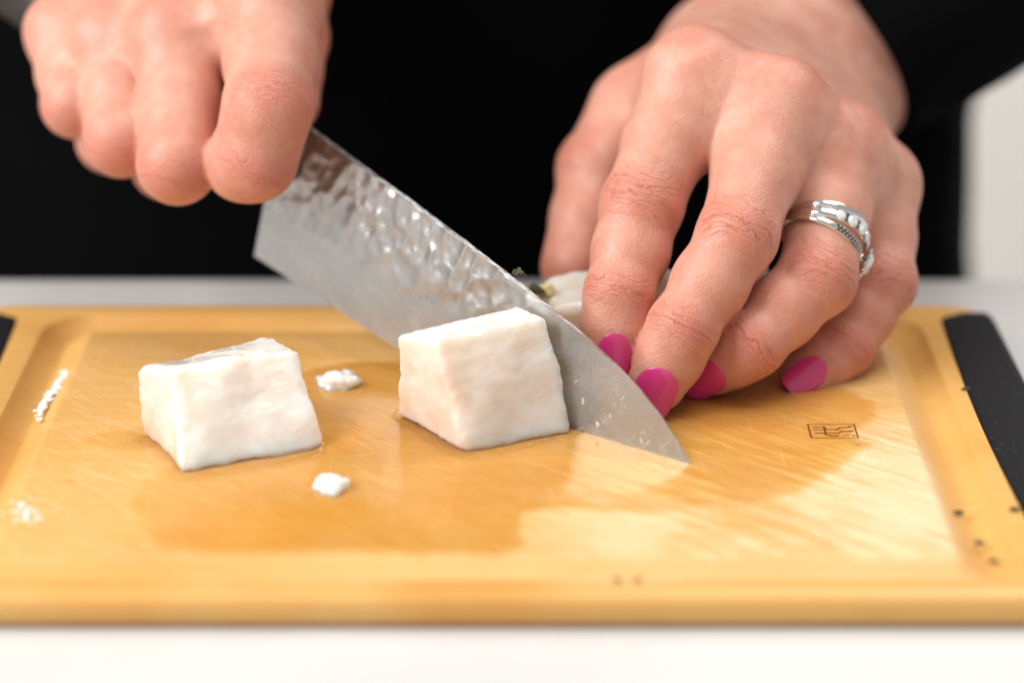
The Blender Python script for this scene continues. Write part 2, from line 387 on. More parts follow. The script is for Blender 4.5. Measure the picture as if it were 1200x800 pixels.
# ------------------------------------------------------------------ liquid films
def film(name, outline_px, h, mat, label, cat='puddle', seed=0.0, jag=1.0, inset=1.2, group=None):
    pts = [PZ(x, y)[:2] for x, y in outline_px]
    # closed Catmull-Rom + ragged edge
    out = []; n = len(pts)
    for i in range(n):
        p0, p1, p2, p3 = pts[i - 1], pts[i], pts[(i + 1) % n], pts[(i + 2) % n]
        for k in range(14):
            q = k / 14
            out.append(.5 * ((2 * p1) + (-p0 + p2) * q + (2 * p0 - 5 * p1 + 4 * p2 - p3) * q * q + (-p0 + 3 * p1 - 3 * p2 + p3) * q ** 3))
    out = np.array(out)
    c = out.mean(0); N = len(out)
    d = np.roll(out, -1, 0) - np.roll(out, 1, 0); L = np.linalg.norm(d, axis=1, keepdims=True); nn = np.stack([d[:, 1], -d[:, 0]], 1) / np.maximum(L, 1e-6)
    area2 = np.sum(out[:, 0] * np.roll(out[:, 1], -1) - np.roll(out[:, 0], -1) * out[:, 1])
    if area2 < 0: nn = -nn
    jn = np.array([nz((p[0], p[1] * 3, 0), .14, seed) * 1.6 + nz((p[0], p[1] * 3, 0), .5, seed) * .8 for p in out])[:, None]
    jn[:, 0] *= jag
    o0 = out + nn * jn
    base = np.array([c[0], c[1], 0])
    bm = bmesh.new(); loops = []; fl = bm.verts.layers.float.new('fade')
    for off, z, fa in ((0, .02, .10), (.25 * inset, .55 * h, .45), (.6 * inset, .88 * h, .85), (inset, h, 1.0)):
        loops.append([bm.verts.new(Vector((*(p - base[:2]), z)) * MM) for p in (o0 - nn * off)])
        for v_ in loops[-1]: v_[fl] = fa * min(1, max(.35, (v_.co.x / MM + base[0] + 105) / 60))
    for a, b in zip(loops[:-1], loops[1:]):
        for k in range(N): bm.faces.new((a[k], a[(k + 1) % N], b[(k + 1) % N], b[k]))
    es = [bm.edges.get((loops[-1][k], loops[-1][(k + 1) % N])) for k in range(N)]
    bmesh.ops.triangle_fill(bm, edges=es, use_beauty=True)
    bmesh.ops.recalc_face_normals(bm, faces=bm.faces)
    me = bpy.data.meshes.new('m'); bm.to_mesh(me); bm.free()
    me.polygons.foreach_set('use_smooth', [True] * len(me.polygons))
    o = link(name, me, None, mat); o.location = Vector(base) * MM
    return tag(o, label, cat, group)
film('puddle', [(196, 545), (150, 585), (168, 622), (200, 646), (420, 650), (600, 648), (612, 610), (640, 598), (760, 602), (830, 598), (905, 588), (960, 566), (1012, 532), (1022, 520), (1000, 508), (1030, 488), (1010, 462), (960, 452), (900, 440), (800, 430), (640, 440), (560, 440), (470, 424), (400, 425), (345, 440), (340, 470), (300, 520)],
     .30, FILM, 'wide amber puddle of fish juice spread under the cubes and knife', seed=3.1, jag=.9, inset=3.4)
film('wet_rim', [(150, 506), (176, 545), (210, 566), (255, 560), (330, 548), (380, 532), (376, 512), (330, 480), (240, 480)], .75, FOAM, 'clear wet rim of juice round the foot of the left fish cube', 'juice', seed=12.0, jag=.5, inset=1.6)
film('wet_rim', [(458, 486), (500, 520), (541, 540), (590, 532), (650, 518), (686, 508), (676, 486), (620, 470), (520, 468)], .75, FOAM, 'clear wet rim of juice round the foot of the cube beside the blade', 'juice', seed=15.0, jag=.5, inset=1.6)
film('puddle', [(98, 520), (112, 509), (150, 505), (175, 512), (180, 524), (140, 528)], .35, FILM, 'small amber puddle at the left corner of the left fish cube', seed=8.0, jag=.3, inset=.8)
film('puddle', [(68, 564), (75, 561), (88, 563), (84, 568), (72, 568)], .3, FILM, 'tiny amber drop left of the left fish cube', seed=9, jag=.15, inset=.6)

# ------------------------------------------------------------------ signed-distance modelling for the body
def smin(a, b, k):
    h = np.clip(.5 + .5 * (b - a) / k, 0, 1)
    return b * (1 - h) + a * h - k * h * (1 - h)
def cap(p, a, b, ra, rb):
    a = np.asarray(a, np.float32); ab = np.asarray(b, np.float32) - a
    pa = p - a; t = np.clip((pa @ ab) / max(float(ab @ ab), 1e-6), 0, 1)
    return np.linalg.norm(pa - t[:, None] * ab, axis=1) - (ra + (rb - ra) * t)
def sph(p, c, r): return np.linalg.norm(p - np.asarray(c, np.float32), axis=1) - r
def chain(p, pts, rad, k):
    d = None
    for a, b, ra, rb in zip(pts[:-1], pts[1:], rad[:-1], rad[1:]):
        q = cap(p, a, b, ra, rb); d = q if d is None else smin(d, q, k)
    return d
def surface_nets(f, lo, hi, h):
    lo = np.asarray(lo, np.float32); n = np.ceil((np.asarray(hi) - lo) / h).astype(int) + 1
    C = 6
    nc = n // C + 2
    ax = [lo[i] + np.arange(nc[i]) * h * C for i in range(3)]
    G = np.stack(np.meshgrid(*ax, indexing='ij'), -1).reshape(-1, 3).astype(np.float32)
    D = f(G).reshape(nc)
    N = (nc - 1) * C + 1
    act = np.abs(D) < h * C * 2.0
    S = np.where(D > 0, 1e3, -1e3).astype(np.float32)
    idx = [np.minimum((np.arange(N[i]) + C // 2) // C, nc[i] - 1) for i in range(3)]
    A = act[np.ix_(*idx)]; val = S[np.ix_(*idx)]
    ii = np.argwhere(A)
    for s in range(0, len(ii), 400000):
        q = ii[s:s + 400000]
        val[q[:, 0], q[:, 1], q[:, 2]] = f((lo + q * h).astype(np.float32))
    neg = val < 0
    c = np.zeros(np.array(val.shape) - 1, np.uint8)
    offs = [(i, j, k) for i in (0, 1) for j in (0, 1) for k in (0, 1)]
    sl = lambda o: tuple(slice(o[i], val.shape[i] - 1 + o[i]) for i in range(3))
    for o in offs: c += neg[sl(o)]
    cell = np.argwhere((c > 0) & (c < 8)); vid = -np.ones(c.shape, np.int64)
    vid[cell[:, 0], cell[:, 1], cell[:, 2]] = np.arange(len(cell))
    acc = np.zeros((len(cell), 3)); cnt = np.zeros(len(cell))
    for a in offs:
        for axis in range(3):
            if a[axis]: continue
            b = list(a); b[axis] = 1
            va = val[cell[:, 0] + a[0], cell[:, 1] + a[1], cell[:, 2] + a[2]]; vb = val[cell[:, 0] + b[0], cell[:, 1] + b[1], cell[:, 2] + b[2]]
            cr = (va < 0) != (vb < 0)
            t = np.where(cr, va / np.where(cr, va - vb, 1), 0)
            q = np.array(a, float)[None].repeat(len(cell), 0); q[:, axis] += t
            acc[cr] += q[cr]; cnt[cr] += 1
    V = lo + (cell + acc / cnt[:, None]) * h
    F = []
    for axis in range(3):
        u, v = (axis + 1) % 3, (axis + 2) % 3
        s0 = [slice(None)] * 3; s1 = [slice(None)] * 3; s0[axis] = slice(0, -1); s1[axis] = slice(1, None)
        e = neg[tuple(s0)] != neg[tuple(s1)]
        E = np.argwhere(e); E = E[(E[:, u] > 0) & (E[:, v] > 0) & (E[:, u] < c.shape[u]) & (E[:, v] < c.shape[v])]
        def g(du, dv):
            q = E.copy(); q[:, u] -= du; q[:, v] -= dv; return vid[q[:, 0], q[:, 1], q[:, 2]]
        quad = np.stack([g(1, 1), g(0, 1), g(0, 0), g(1, 0)], 1)
        flip = ~neg[E[:, 0], E[:, 1], E[:, 2]]
        quad[flip] = quad[flip][:, ::-1]
        F.append(quad[(quad >= 0).all(1)])
    F = np.concatenate(F)
    V = V.astype(np.float32)
    for _ in range(2):                                # pull on to the surface
        d, g = f(V), grad(f, V); V = V - .8 * d[:, None] * g
    return V, F
def grad(f, V, e=.15):
    V = V.astype(np.float32)
    g = np.stack([f(V + np.eye(3, dtype=np.float32)[i] * e) - f(V - np.eye(3, dtype=np.float32)[i] * e) for i in range(3)], 1)
    return g / np.maximum(np.linalg.norm(g, axis=1, keepdims=True), 1e-6)

class Hand:
    """fingers: list of dict(j=[MCP,PIP,DIP,TIP], r=[4 radii], up=hint of dorsal side)"""
    def __init__(s, fingers, thumb, wrist, elbow, wr, lat, palm_k=8.0, fk=6.0, web=.28):
        s.fk = fk; s.web = web
        s.F, s.T, s.wrist, s.elbow, s.wr = fingers, thumb, np.array(wrist), np.array(elbow), wr
        s.lat = nrm(lat)
        mcp = [np.array(f['j'][0]) for f in fingers]
        s.dors = np.cross(mcp[1] - s.wrist, mcp[3] - mcp[0]); s.dors = nrm(s.dors)
        if s.dors @ np.array(fingers[0]['up']) < 0: s.dors = -s.dors
        s.mcp = mcp; s.palm_k = palm_k
        for f in fingers + [thumb]:
            j = [np.array(q, float) for q in f['j']]; r = f['r']
            pts, rad = [], []
            waist = (.985, .962, .985)
            for i in range(len(j) - 1):
                pts += [j[i], (j[i] + j[i + 1]) / 2]; rad += [r[i], (r[i] + r[i + 1]) / 2 * waist[min(i, 2)]]
            pts.append(j[-1]); rad.append(r[-1]); f['pts'], f['rad'] = pts, rad
            # palmar pads
            f['pads'] = []
            for i in range(len(j) - 1):
                ax = nrm(j[i + 1] - j[i]); up = np.array(f['up'], float); up = nrm(up - (up @ ax) * ax)
                f['pads'].append(((j[i] * .5 + j[i + 1] * .5) - up * r[i] * .22, r[i] * .86))
            f['upd'] = up; f['ax'] = ax; f['jj'] = j
        s.prep_palm()
    def prep_palm(s):
        L = s.lat; wsp = s.wr * .55; carp = []
        for i, q in enumerate((1, .35, -.35, -1)): carp.append(s.wrist + L * wsp * q)
        s.carp = carp
    def finger(s, p, f):
        d = chain(p, f['pts'], f['rad'], 2.0)
        for c, r in f['pads']: d = smin(d, sph(p, c, r), 4.0)
        return d
    def palm(s, p):
        d = None
        for m_, c_, f in zip(s.mcp, s.carp, s.F):
            r0 = f['r'][0]
            q = cap(p, m_ - s.dors * 1.0, c_, r0 * .92, s.wr * .62)
            d = q if d is None else smin(d, q, s.palm_k)
        for i in range(4):                                # flesh of the palm
            q = cap(p, s.mcp[i] * .75 + s.carp[i] * .25 - s.dors * 8, s.carp[i] - s.dors * 5, 9, 11); d = smin(d, q, 9)
        for i in range(3):                                # webs between the fingers
            a = (s.mcp[i] + s.mcp[i + 1]) / 2
            b = (np.array(s.F[i]['j'][1]) + np.array(s.F[i + 1]['j'][1])) / 2
            q = cap(p, a - s.dors * .8, a + (b - a) * s.web - s.dors * 2.6, 8.6, 5.2); d = smin(d, q, 6)
            q = cap(p, a - s.dors * .6, (s.carp[i] + s.carp[i + 1]) / 2, 9.0, s.wr * .6); d = smin(d, q, 8)
        for i in range(4):                                # tendons fanning over the back of the hand
            q = cap(p, s.mcp[i] + s.dors * (s.F[i]['r'][0] * .62), s.carp[i] + s.dors * s.wr * .42, 2.6, 2.0); d = smin(d, q, 3.5)
        t0 = np.array(s.T['j'][0]); cm = s.T['cmc']
        d = smin(d, cap(p, cm, t0, 14, s.T['r'][0] * 1.05), 12)
        mid = (s.mcp[0] * .62 + s.carp[0] * .38) - s.dors * 3
        d = smin(d, cap(p, mid, t0 * .8 + cm * .2, 8.5, 8), 10)     # web of the thumb
        # forearm
        for q_ in (1, -1):
            q = cap(p, s.wrist + s.lat * s.wr * .34 * q_, s.elbow + s.lat * s.wr * .6 * q_, s.wr * .76, s.wr * 1.15)
            d = smin(d, q, 12)
        return d
    def sdf(s, p):
        fing = None
        for f in s.F:
            q = self_q = s.finger(p, f); fing = q if fing is None else smin(fing, q, .5)
        d = smin(s.palm(p), fing, s.fk)
        for f in s.F: d = smin(d, sph(p, f['j'][0] + s.dors * f.get('kn', 2.2), f['r'][0] * .83), 5.0)   # knuckle heads
        d = smin(d, s.finger(p, s.T), 4.0)
        for f in s.F + [s.T]:
            for i in (1, 2):
                if i < len(f['jj']) - 1:
                    ax = nrm(f['jj'][i + 1] - f['jj'][i - 1]); up = np.array(f['up'], float); up = nrm(up - (up @ ax) * ax)
                    d = smin(d, sph(p, f['jj'][i] + up * .7, f['r'][i] * .90), 3.0)
        return d
    def build(s, lo, hi, h):
        V, F = surface_nets(s.sdf, lo, hi, h)
        n = len(V); wr = np.zeros(n); jc = np.zeros((n, 3)); red = np.zeros(n); pale = np.zeros(n); jid = 0
        for f in s.F + [s.T]:
            j = f['jj']
            for i in range(len(j)):
                jid += 1
                a = j[max(i - 1, 0)] if i else s.wrist; b = j[min(i + 1, len(j) - 1)]
                ax = nrm(b - a); up = np.array(f['up'] if i else s.dors, float); up = nrm(up - (up @ ax) * ax); lt = np.cross(ax, up)
                q = V - j[i]; al, bl, cl = q @ ax, q @ lt, q @ up; rr = f['r'][i]
                inn = np.exp(-(np.maximum(np.linalg.norm(q, axis=1) - rr * 1.15, 0) / 3.0) ** 2)
                top = np.clip(cl / rr * 1.4 - .1, 0, 1)
                if 0 < i < len(j) - 1:
                    wid = (6.0 if i == 1 else 3.4)
                    mk = np.exp(-(al / wid) ** 2) * top * inn * f.get('wrk', 1.0)
                    up_ = mk > wr; wr = np.maximum(wr, mk); jc[up_] = np.stack([al, bl, np.full(n, jid * 7.3)], 1)[up_]
                    red = np.maximum(red, .75 * np.exp(-(al / (8 if i == 1 else 5)) ** 2) * np.clip(top * 1.2, 0, 1) * inn)
                elif i == 0:
                    red = np.maximum(red, f.get('kred', .55) * np.exp(-(np.linalg.norm(q - up * rr, axis=1) / 10) ** 2))
                else:
                    red = np.maximum(red, .62 * np.exp(-(np.linalg.norm(q, axis=1) / 13) ** 2) * (.5 + .5 * (1 - top)))
            for aa, bb in zip(j[:-1], j[1:]):
                red = np.maximum(red, .30 * np.exp(-(np.maximum(cap(V, aa * .8 + bb * .2, bb, 0, 0) - f['r'][1] * 1.05, 0) / 2.5) ** 2))
            m1 = (j[0] + j[1]) / 2; pale = np.maximum(pale, .28 * np.exp(-(np.linalg.norm(V - m1, axis=1) / 14) ** 2))
        blank = wr < .02; jc[blank] = np.stack([V[:, 0], V[:, 1], V[:, 2]], 1)[blank]
        return V, F, dict(wr=wr, jc=jc, red=red, pale=pale)

LH = Hand(
    fingers=[dict(j=[P(812, 92, 574), P(752, 242, 553), P(726, 345, 540), P(718, 412, 535)], r=[10.6, 9.1, 7.7, 6.6], up=(-.1, -.8, .5)),
             dict(j=[P(908, 128, 568), P(864, 277, 541), P(800, 385, 529), P(770, 448, 526.5)], r=[10.6, 8.8, 7.6, 6.6], up=(-.15, -.85, .4)),
             dict(j=[P(984, 178, 571), P(957, 326, 545), P(880, 402, 535), P(836, 430, 537)], r=[10.0, 8.7, 7.4, 6.4], up=(.25, -.85, .4), kred=.4),
             dict(j=[P(1028, 222, 580), P(1034, 332, 561), P(988, 407, 551), P(943, 443, 545)], r=[9.0, 7.5, 6.6, 5.9], up=(.35, -.8, .45), kred=.35)],
    thumb=dict(j=[P(745, 132, 612), P(700, 198, 600), P(674, 312, 581)], r=[10.5, 9.4, 8.4], up=(-.9, -.1, .3), cmc=P(835, 110, 630)),
    wrist=P(905, 100, 640), elbow=P(905, 100, 640) + nrm((.75, .5, .42)) * 170, wr=25.0, lat=P(812, 92, 574) - P(1028, 222, 580))
RH = Hand(
    fingers=[dict(kn=5.0, j=[P(322, 14, 590), P(314, 126, 563), P(300, 187, 562), P(281, 193, 563)], r=[11.2, 10.0, 9.0, 8.4], up=(.2, -.95, .1), wrk=.6),
             dict(kn=5.0, j=[P(212, 52, 594), P(208, 192, 566), P(196, 192, 596), P(206, 150, 612)], r=[10.4, 8.9, 8.3, 8.0], up=(0, -.95, .2), wrk=.5),
             dict(kn=5.0, j=[P(136, 60, 604), P(142, 164, 580), P(130, 164, 606), P(150, 130, 622)], r=[9.8, 8.3, 7.8, 7.5], up=(-.1, -.95, .2), wrk=.5),
             dict(kn=5.0, j=[P(80, 48, 614), P(88, 122, 594), P(85, 122, 618), P(110, 100, 630)], r=[9.2, 7.6, 7.0, 7.0], up=(-.2, -.95, .2), wrk=.5)],
    thumb=dict(j=[P(330, -40, 618), P(336, 45, 606), P(333, 118, 594)], r=[11.0, 9.6, 8.6], up=(.8, .2, .3), cmc=P(280, -110, 640)),
    wrist=P(196, -190, 655), elbow=P(196, -190, 655) + nrm((-.55, .75, .45)) * 160, wr=26.0, lat=P(318, 22, 590) - P(80, 48, 614), palm_k=4.0, fk=3.2, web=.10)

def body_mesh():
    Vs, Fs, A, off = [], [], [], 0
    jobs = [(LH, (0, 505, -4), (175, 700, 110), .62), (RH, (-160, 540, 15), (-15, 720, 165), .85)]
    for H, lo, hi, h in jobs:
        V, F, a = H.build(lo, hi, h)
        Vs.append(V); Fs.append(F + off); A.append(a); off += len(V)
        # arm inside the sleeve, elbow to shoulder
        sh = np.array([150 if H is LH else -195, 800, 330.0]); el = H.elbow
        pth = [H.wrist * .35 + el * .65, el + (el - H.wrist) * .45, (el + (el - H.wrist) * .45) * .5 + sh * .5, sh]
        v, f = tube(pth, [18, 26, 30, 34], 20)
        Vs.append(v); Fs.append(f + off); off += len(v)
        A.append(dict(wr=np.zeros(len(v)), jc=v, red=np.zeros(len(v)), pale=np.zeros(len(v))))
    V = np.concatenate(Vs); F = np.concatenate(Fs)
    return V, F, {k: np.concatenate([a[k] for a in A]) for k in A[0]}
def tube(path, rad, n, steps=10, wob=0.0, seed=0):
    path = [np.asarray(p, float) for p in path]; pts, rr = [], []
    for i in range(len(path) - 1):
        p0 = path[max(i - 1, 0)]; p1, p2 = path[i], path[i + 1]; p3 = path[min(i + 2, len(path) - 1)]
        for k in range(steps):
            q = k / steps
            pts.append(.5 * ((2 * p1) + (-p0 + p2) * q + (2 * p0 - 5 * p1 + 4 * p2 - p3) * q * q + (-p0 + 3 * p1 - 3 * p2 + p3) * q ** 3)); rr.append(rad[i] * (1 - q) + rad[i + 1] * q)
    pts.append(path[-1]); rr.append(rad[-1]); V = []; F = []
    for i, (p, r) in enumerate(zip(pts, rr)):
        t = nrm(pts[min(i + 1, len(pts) - 1)] - pts[max(i - 1, 0)]); u = nrm(np.cross(t, (0.3, 0.1, 1))); v = np.cross(t, u)
        for k in range(n):
            a = 2 * math.pi * k / n; dd = u * math.cos(a) + v * math.sin(a)
            V.append(p + dd * (r + (wob * nz(p + dd * r, .05, seed) if wob else 0)))
    for i in range(len(pts) - 1):
        for k in range(n): F.append((i * n + k, i * n + (k + 1) % n, (i + 1) * n + (k + 1) % n, (i + 1) * n + k))
    return np.array(V), np.array(F)

PL = np.array([0, 800, -TH])
person = empty('person', PL)
tag(person, 'person in black long sleeved top slicing fish, one hand gripping the knife', 'person')
V, F, at = body_mesh()
me = mesh(V - PL, F)
for k, v in at.items(): fattr(me, k, v)
body = link('body', me, person, SKIN)

# ---- fingernails
def fingernail(H, f, length, width, up, back=.30, sink=0.0, tipout=1.5):
    j = f['jj']; ax = nrm(j[-1] - j[-2]); up = np.array(up, float); up = nrm(up - (up @ ax) * ax); lt = np.cross(ax, up)
    r = f['r'][-1]; NS, NTT = 30, 17; V = []; F = []
    o = j[-1] + ax * (r * .98 + tipout - length)
    S = .5 * np.linspace(0, 1, NS) ** 2 + .5 * np.linspace(0, 1, NS); S = S * .7 + .3 * (1 - (1 - S) ** 2); Tt = np.linspace(-1, 1, NTT)
    pts = []; par = []
    for sv in S:
        # outline: rounded cuticle, rounded free edge
        wv = width / 2 * (math.sqrt(max(.01, 1 - ((.40 - sv) / .402) ** 2)) if sv < .40 else (1 if sv < .70 else math.sqrt(max(.02, 1 - ((sv - .70) / .30) ** 2)) * .6 + .4))
        for tv in Tt:
            pts.append(o + ax * (sv * length + .0) + lt * tv * wv + up * (r * .2)); par.append((sv, tv))
    pts = np.array(pts, np.float32); par = np.array(par)
    # lift to the skin: march from outside down the dorsal direction
    q = pts + (up * 14).astype(np.float32); alive = np.ones(len(q), bool)
    for _ in range(40):
        d = H.sdf(q); q = q - (up[None] * np.clip(d, -1, 1.2)[:, None] * .9).astype(np.float32)
    h = (q - pts) @ up
    # beyond the fingertip keep the curve of the nail bed
    hc = h.reshape(NS, NTT)
    for i in range(NS):
        if S[i] > .60:
            k0 = int(np.argmin(np.abs(S - .60))); hc[i] = hc[k0] - (S[i] - .6) * length * .10
    cen = hc[:, NTT // 2]; ok = S < .6; cf = np.polyfit(S[ok], cen[ok], 2); cs = np.where(ok, np.polyval(cf, S), np.polyval(cf, .6) + (S - .6) * np.clip(2 * cf[0] * .6 + cf[1], -2.5, .3))
    LAT = ((pts - o[None]) @ lt).reshape(NS, NTT); hc = cs[:, None] - LAT ** 2 * .70 / width                        # one smooth plate with its own arch
    lift = .24 - .06 * np.abs(par[:, 1]) ** 4 - .16 * np.clip(1 - par[:, 0] / .16, 0, 1) ** 2 + .12 * par[:, 0]
    top = pts + up[None] * (hc.reshape(-1) + lift)[:, None]
    bot = top - up[None] * .55
    V = np.concatenate([top, bot]); n0 = len(top)
    for i in range(NS - 1):
        for k in range(NTT - 1):
            a = i * NTT + k; F.append((a, a + 1, a + NTT + 1, a + NTT)); F.append((n0 + a, n0 + a + NTT, n0 + a + NTT + 1, n0 + a + 1))
    rim = [k for k in range(NTT)] + [i * NTT + NTT - 1 for i in range(1, NS)] + [(NS - 1) * NTT + k for k in range(NTT - 2, -1, -1)] + [i * NTT for i in range(NS - 2, 0, -1)]
    for a, b in zip(rim, rim[1:] + rim[:1]): F.append((a, b, n0 + b, n0 + a))
    me = mesh(V - PL, F); fix_normals(me)
    nl = link('fingernail', me, body, NAIL); nl['label'] = 'glossy magenta painted fingernail'
    return nl
fingernail(LH, LH.F[0], 11.5, 7.8, (.0, -.95, .2), tipout=1.0)
fingernail(LH, LH.F[1], 12.2, 9.6, (-.05, -.95, .2), tipout=1.3)
fingernail(LH, LH.F[2], 11.0, 8.6, (-.1, -.95, .1), tipout=.8)
fingernail(LH, LH.F[3], 10.8, 7.4, (-.1, -.85, .4), tipout=1.2)

# ---- clothing: torso and sleeves
def sweater():
    Vs, Fs, off = [], [], 0
    nA = 64; zs = np.linspace(-420, 420, 40); V = []; F = []
    for i, z in enumerate(zs):
        q = (z + 420) / 840
        a = 172 + 18 * math.cos(q * 5.2) ; b = 118 + 10 * math.sin(q * 4)
        for k in range(nA):
            th = 2 * math.pi * k / nA
            fold = 3.5 * math.sin(th * 9 + z * .012 + 2 * nz((z, th * 30, 0), .02)) + 4 * nz((th * 40, z * .5, 3), .05)
            V.append((-42 + (a + 36 + fold) * math.cos(th), 806 + (b + fold) * math.sin(th), z))
    for i in range(len(zs) - 1):
        for k in range(nA): F.append((i * nA + k, i * nA + (k + 1) % nA, (i + 1) * nA + (k + 1) % nA, (i + 1) * nA + k))
    Vs.append(np.array(V)); Fs.append(np.array(F)); off = len(V)
    for H, cuff in ((LH, P(972, 46, 655)), (RH, RH.wrist + nrm(RH.elbow - RH.wrist) * 40)):
        D = nrm(H.elbow - H.wrist); el = H.elbow + D * 75
        sh = np.array([135 if H is LH else -185, 800, 330.0])
        pth = [cuff + D * 6, cuff, cuff + D * 4, cuff + D * 60, el, el * .5 + sh * .5, sh]
        v, f = tube(pth, [27.5, 31.0, 32.5, 40, 54, 56, 58], 40, 10, 3.0, 5.0)
        Vs.append(v); Fs.append(f + off); off += len(v)
    return np.concatenate(Vs), np.concatenate(Fs)
V, F = sweater(); me = mesh(V - PL, F)
sw = link('sweater', me, person, CLOTH); sw['label'] = 'black knitted long sleeved top'

# ------------------------------------------------------------------ rings on the ring finger
def ring_band(name, offset, major, halfw, thick, gems, label, tilt=(0, 0, 0), pave=False, big=None, sh=(0, 0, 0)):
    a, b = LH.F[2]['jj'][0], LH.F[2]['jj'][1]; ax = nrm(nrm(b - a) + np.array(tilt)); c = a + (b - a) * .66 + ax * offset + np.array(sh, float)
    ref = np.array([0, -1, .35]); u = nrm(ref - (ref @ ax) * ax); v = np.cross(ax, u)
    if v[0] < 0: v = -v
    root = empty(name, c); tag(root, label, 'ring', 'rings on the ring finger')
    prof = [(-halfw, 0), (-halfw * .9, thick * .7), (-halfw * .4, thick), (halfw * .4, thick), (halfw * .9, thick * .7), (halfw, 0), (halfw * .6, -.15), (-halfw * .6, -.15)]
    N = 72; V = []; F = []; k = len(prof)
    for i in range(N):
        th = 2 * math.pi * i / N; dd = u * math.cos(th) + v * math.sin(th)
        for x, y in prof: V.append(ax * x + dd * (major + y))
    for i in range(N):
        for j in range(k): F.append((i * k + j, i * k + (j + 1) % k, ((i + 1) % N) * k + (j + 1) % k, ((i + 1) % N) * k + j))
    me = mesh(V, F); fix_normals(me); link('band', me, root, SILVER)
    def gem(th, size, lift, lift_dir=None, axs=0.0):
        dd = u * math.cos(th) + v * math.sin(th); tt = np.cross(ax, dd); V = []; F = []
        for rr, z in ((0, -size * .75), (size, 0), (size * .95, size * .12), (size * .55, size * .42)):
            n = 1 if rr == 0 else 8
            for q in range(n):
                al = 2 * math.pi * (q + (.5 if z > .2 * size else 0)) / 8; V.append(dd * (major + lift + z) + ax * (rr * math.cos(al) + axs) + tt * rr * math.sin(al))
        for q in range(8): F.append((0, 1 + (q + 1) % 8, 1 + q))
        for lv in (0, 1):
            for q in range(8): F.append((1 + lv * 8 + q, 1 + lv * 8 + (q + 1) % 8, 9 + lv * 8 + (q + 1) % 8, 9 + lv * 8 + q))
        F.append([17 + q for q in range(8)])
        me = mesh(V, F, False); fix_normals(me); link('diamond', me, root, GEM)
    def bead(th, axs, rad, lift):
        dd = u * math.cos(th) + v * math.sin(th); bm = bmesh.new(); bmesh.ops.create_icosphere(bm, subdivisions=1, radius=rad * MM)
        for q in bm.verts: q.co += Vector(dd * (major + lift) + ax * axs) * MM
        return bm
    prongs = bmesh.new()
    def addbead(th, axs, rad, lift):
        dd = u * math.cos(th) + v * math.sin(th)
        r = bmesh.ops.create_icosphere(prongs, subdivisions=1, radius=rad * MM)
        for q in r['verts']: q.co += Vector(dd * (major + lift) + ax * axs) * MM
    def gap_strip(t0, t1, hw, lift):  # dark strip added so the gaps between the stones look dark
        V = []; F = []; n = 24
        for i in range(n):
            th = t0 + (t1 - t0) * i / (n - 1); dd = u * math.cos(th) + v * math.sin(th)
            for x in (-hw, hw): V.append(ax * x + dd * (major + lift)); V.append(ax * x + dd * (major - .1))
        for i in range(n - 1):
            a_ = i * 4; F += [(a_, a_ + 2, a_ + 6, a_ + 4), (a_, a_ + 4, a_ + 5, a_ + 1), (a_ + 2, a_ + 3, a_ + 7, a_ + 6)]
        F += [(0, 1, 3, 2), (n * 4 - 4, n * 4 - 2, n * 4 - 1, n * 4 - 3)]
        me = mesh(V, F, False); fix_normals(me); link('gap_strip', me, root, DARKMETAL)
    if gems: gap_strip(gems[0][0] - .12, gems[-1][0] + .15, 1.05, thick + .03)
    if pave: gap_strip(.05, 1.45, .72, thick + .03)
    for th, size in gems:
        gem(th, size, thick * 1.05)
        for sa in (-1, 1):
            for st in (-1, 1): addbead(th + st * size * .8 / major, sa * size * .75, .22, thick + .15)
    if pave:
        for i in range(14):
            th = .08 + i * .098; addbead(th, .42, .36, thick); addbead(th + .05, -.40, .36, thick)
    if big:
        th, size = big; gem(th, size, thick + 1.6)
        for i in range(12):
            al = 2 * math.pi * i / 12; dd = u * math.cos(th) + v * math.sin(th); tt = np.cross(ax, dd)
            r = bmesh.ops.create_icosphere(prongs, subdivisions=1, radius=.42 * MM)
            for q in r['verts']: q.co += Vector(dd * (major + thick + 1.55) + (ax * math.cos(al) + tt * math.sin(al)) * (size + .35)) * MM
        dd = u * math.cos(th) + v * math.sin(th)
        r = bmesh.ops.create_cone(prongs, cap_ends=True, segments=16, radius1=.8 * MM, radius2=size * .95 * MM, depth=2.0 * MM)
        mat = Vector((0, 0, 1)).rotation_difference(Vector(dd)).to_matrix()
        for q in r['verts']: q.co = mat @ q.co + Vector(dd * (major + thick + .4)) * MM
    if len(prongs.verts):
        me = bpy.data.meshes.new('m'); prongs.to_mesh(me); link('setting', me, root, SILVER)
    prongs.free()
R0 = 8.9
ring_band('ring', -2.5, R0, .95, .8, [], 'plain silver band nearest the knuckle on the ring finger')
ring_band('ring', -.1, R0, 1.3, .95, [(.12, 1.35), (.44, 1.5), (.78, 1.5), (1.10, 1.4), (1.40, 1.2)], 'middle silver ring with a row of five diamonds on top', tilt=(-.07, 0, 0))
ring_band('ring', 2.5, R0, .95, .9, [], 'braided silver ring with a large round diamond towards the little finger', pave=True, big=(1.42, 3.0), tilt=(-.26, 0, 0))

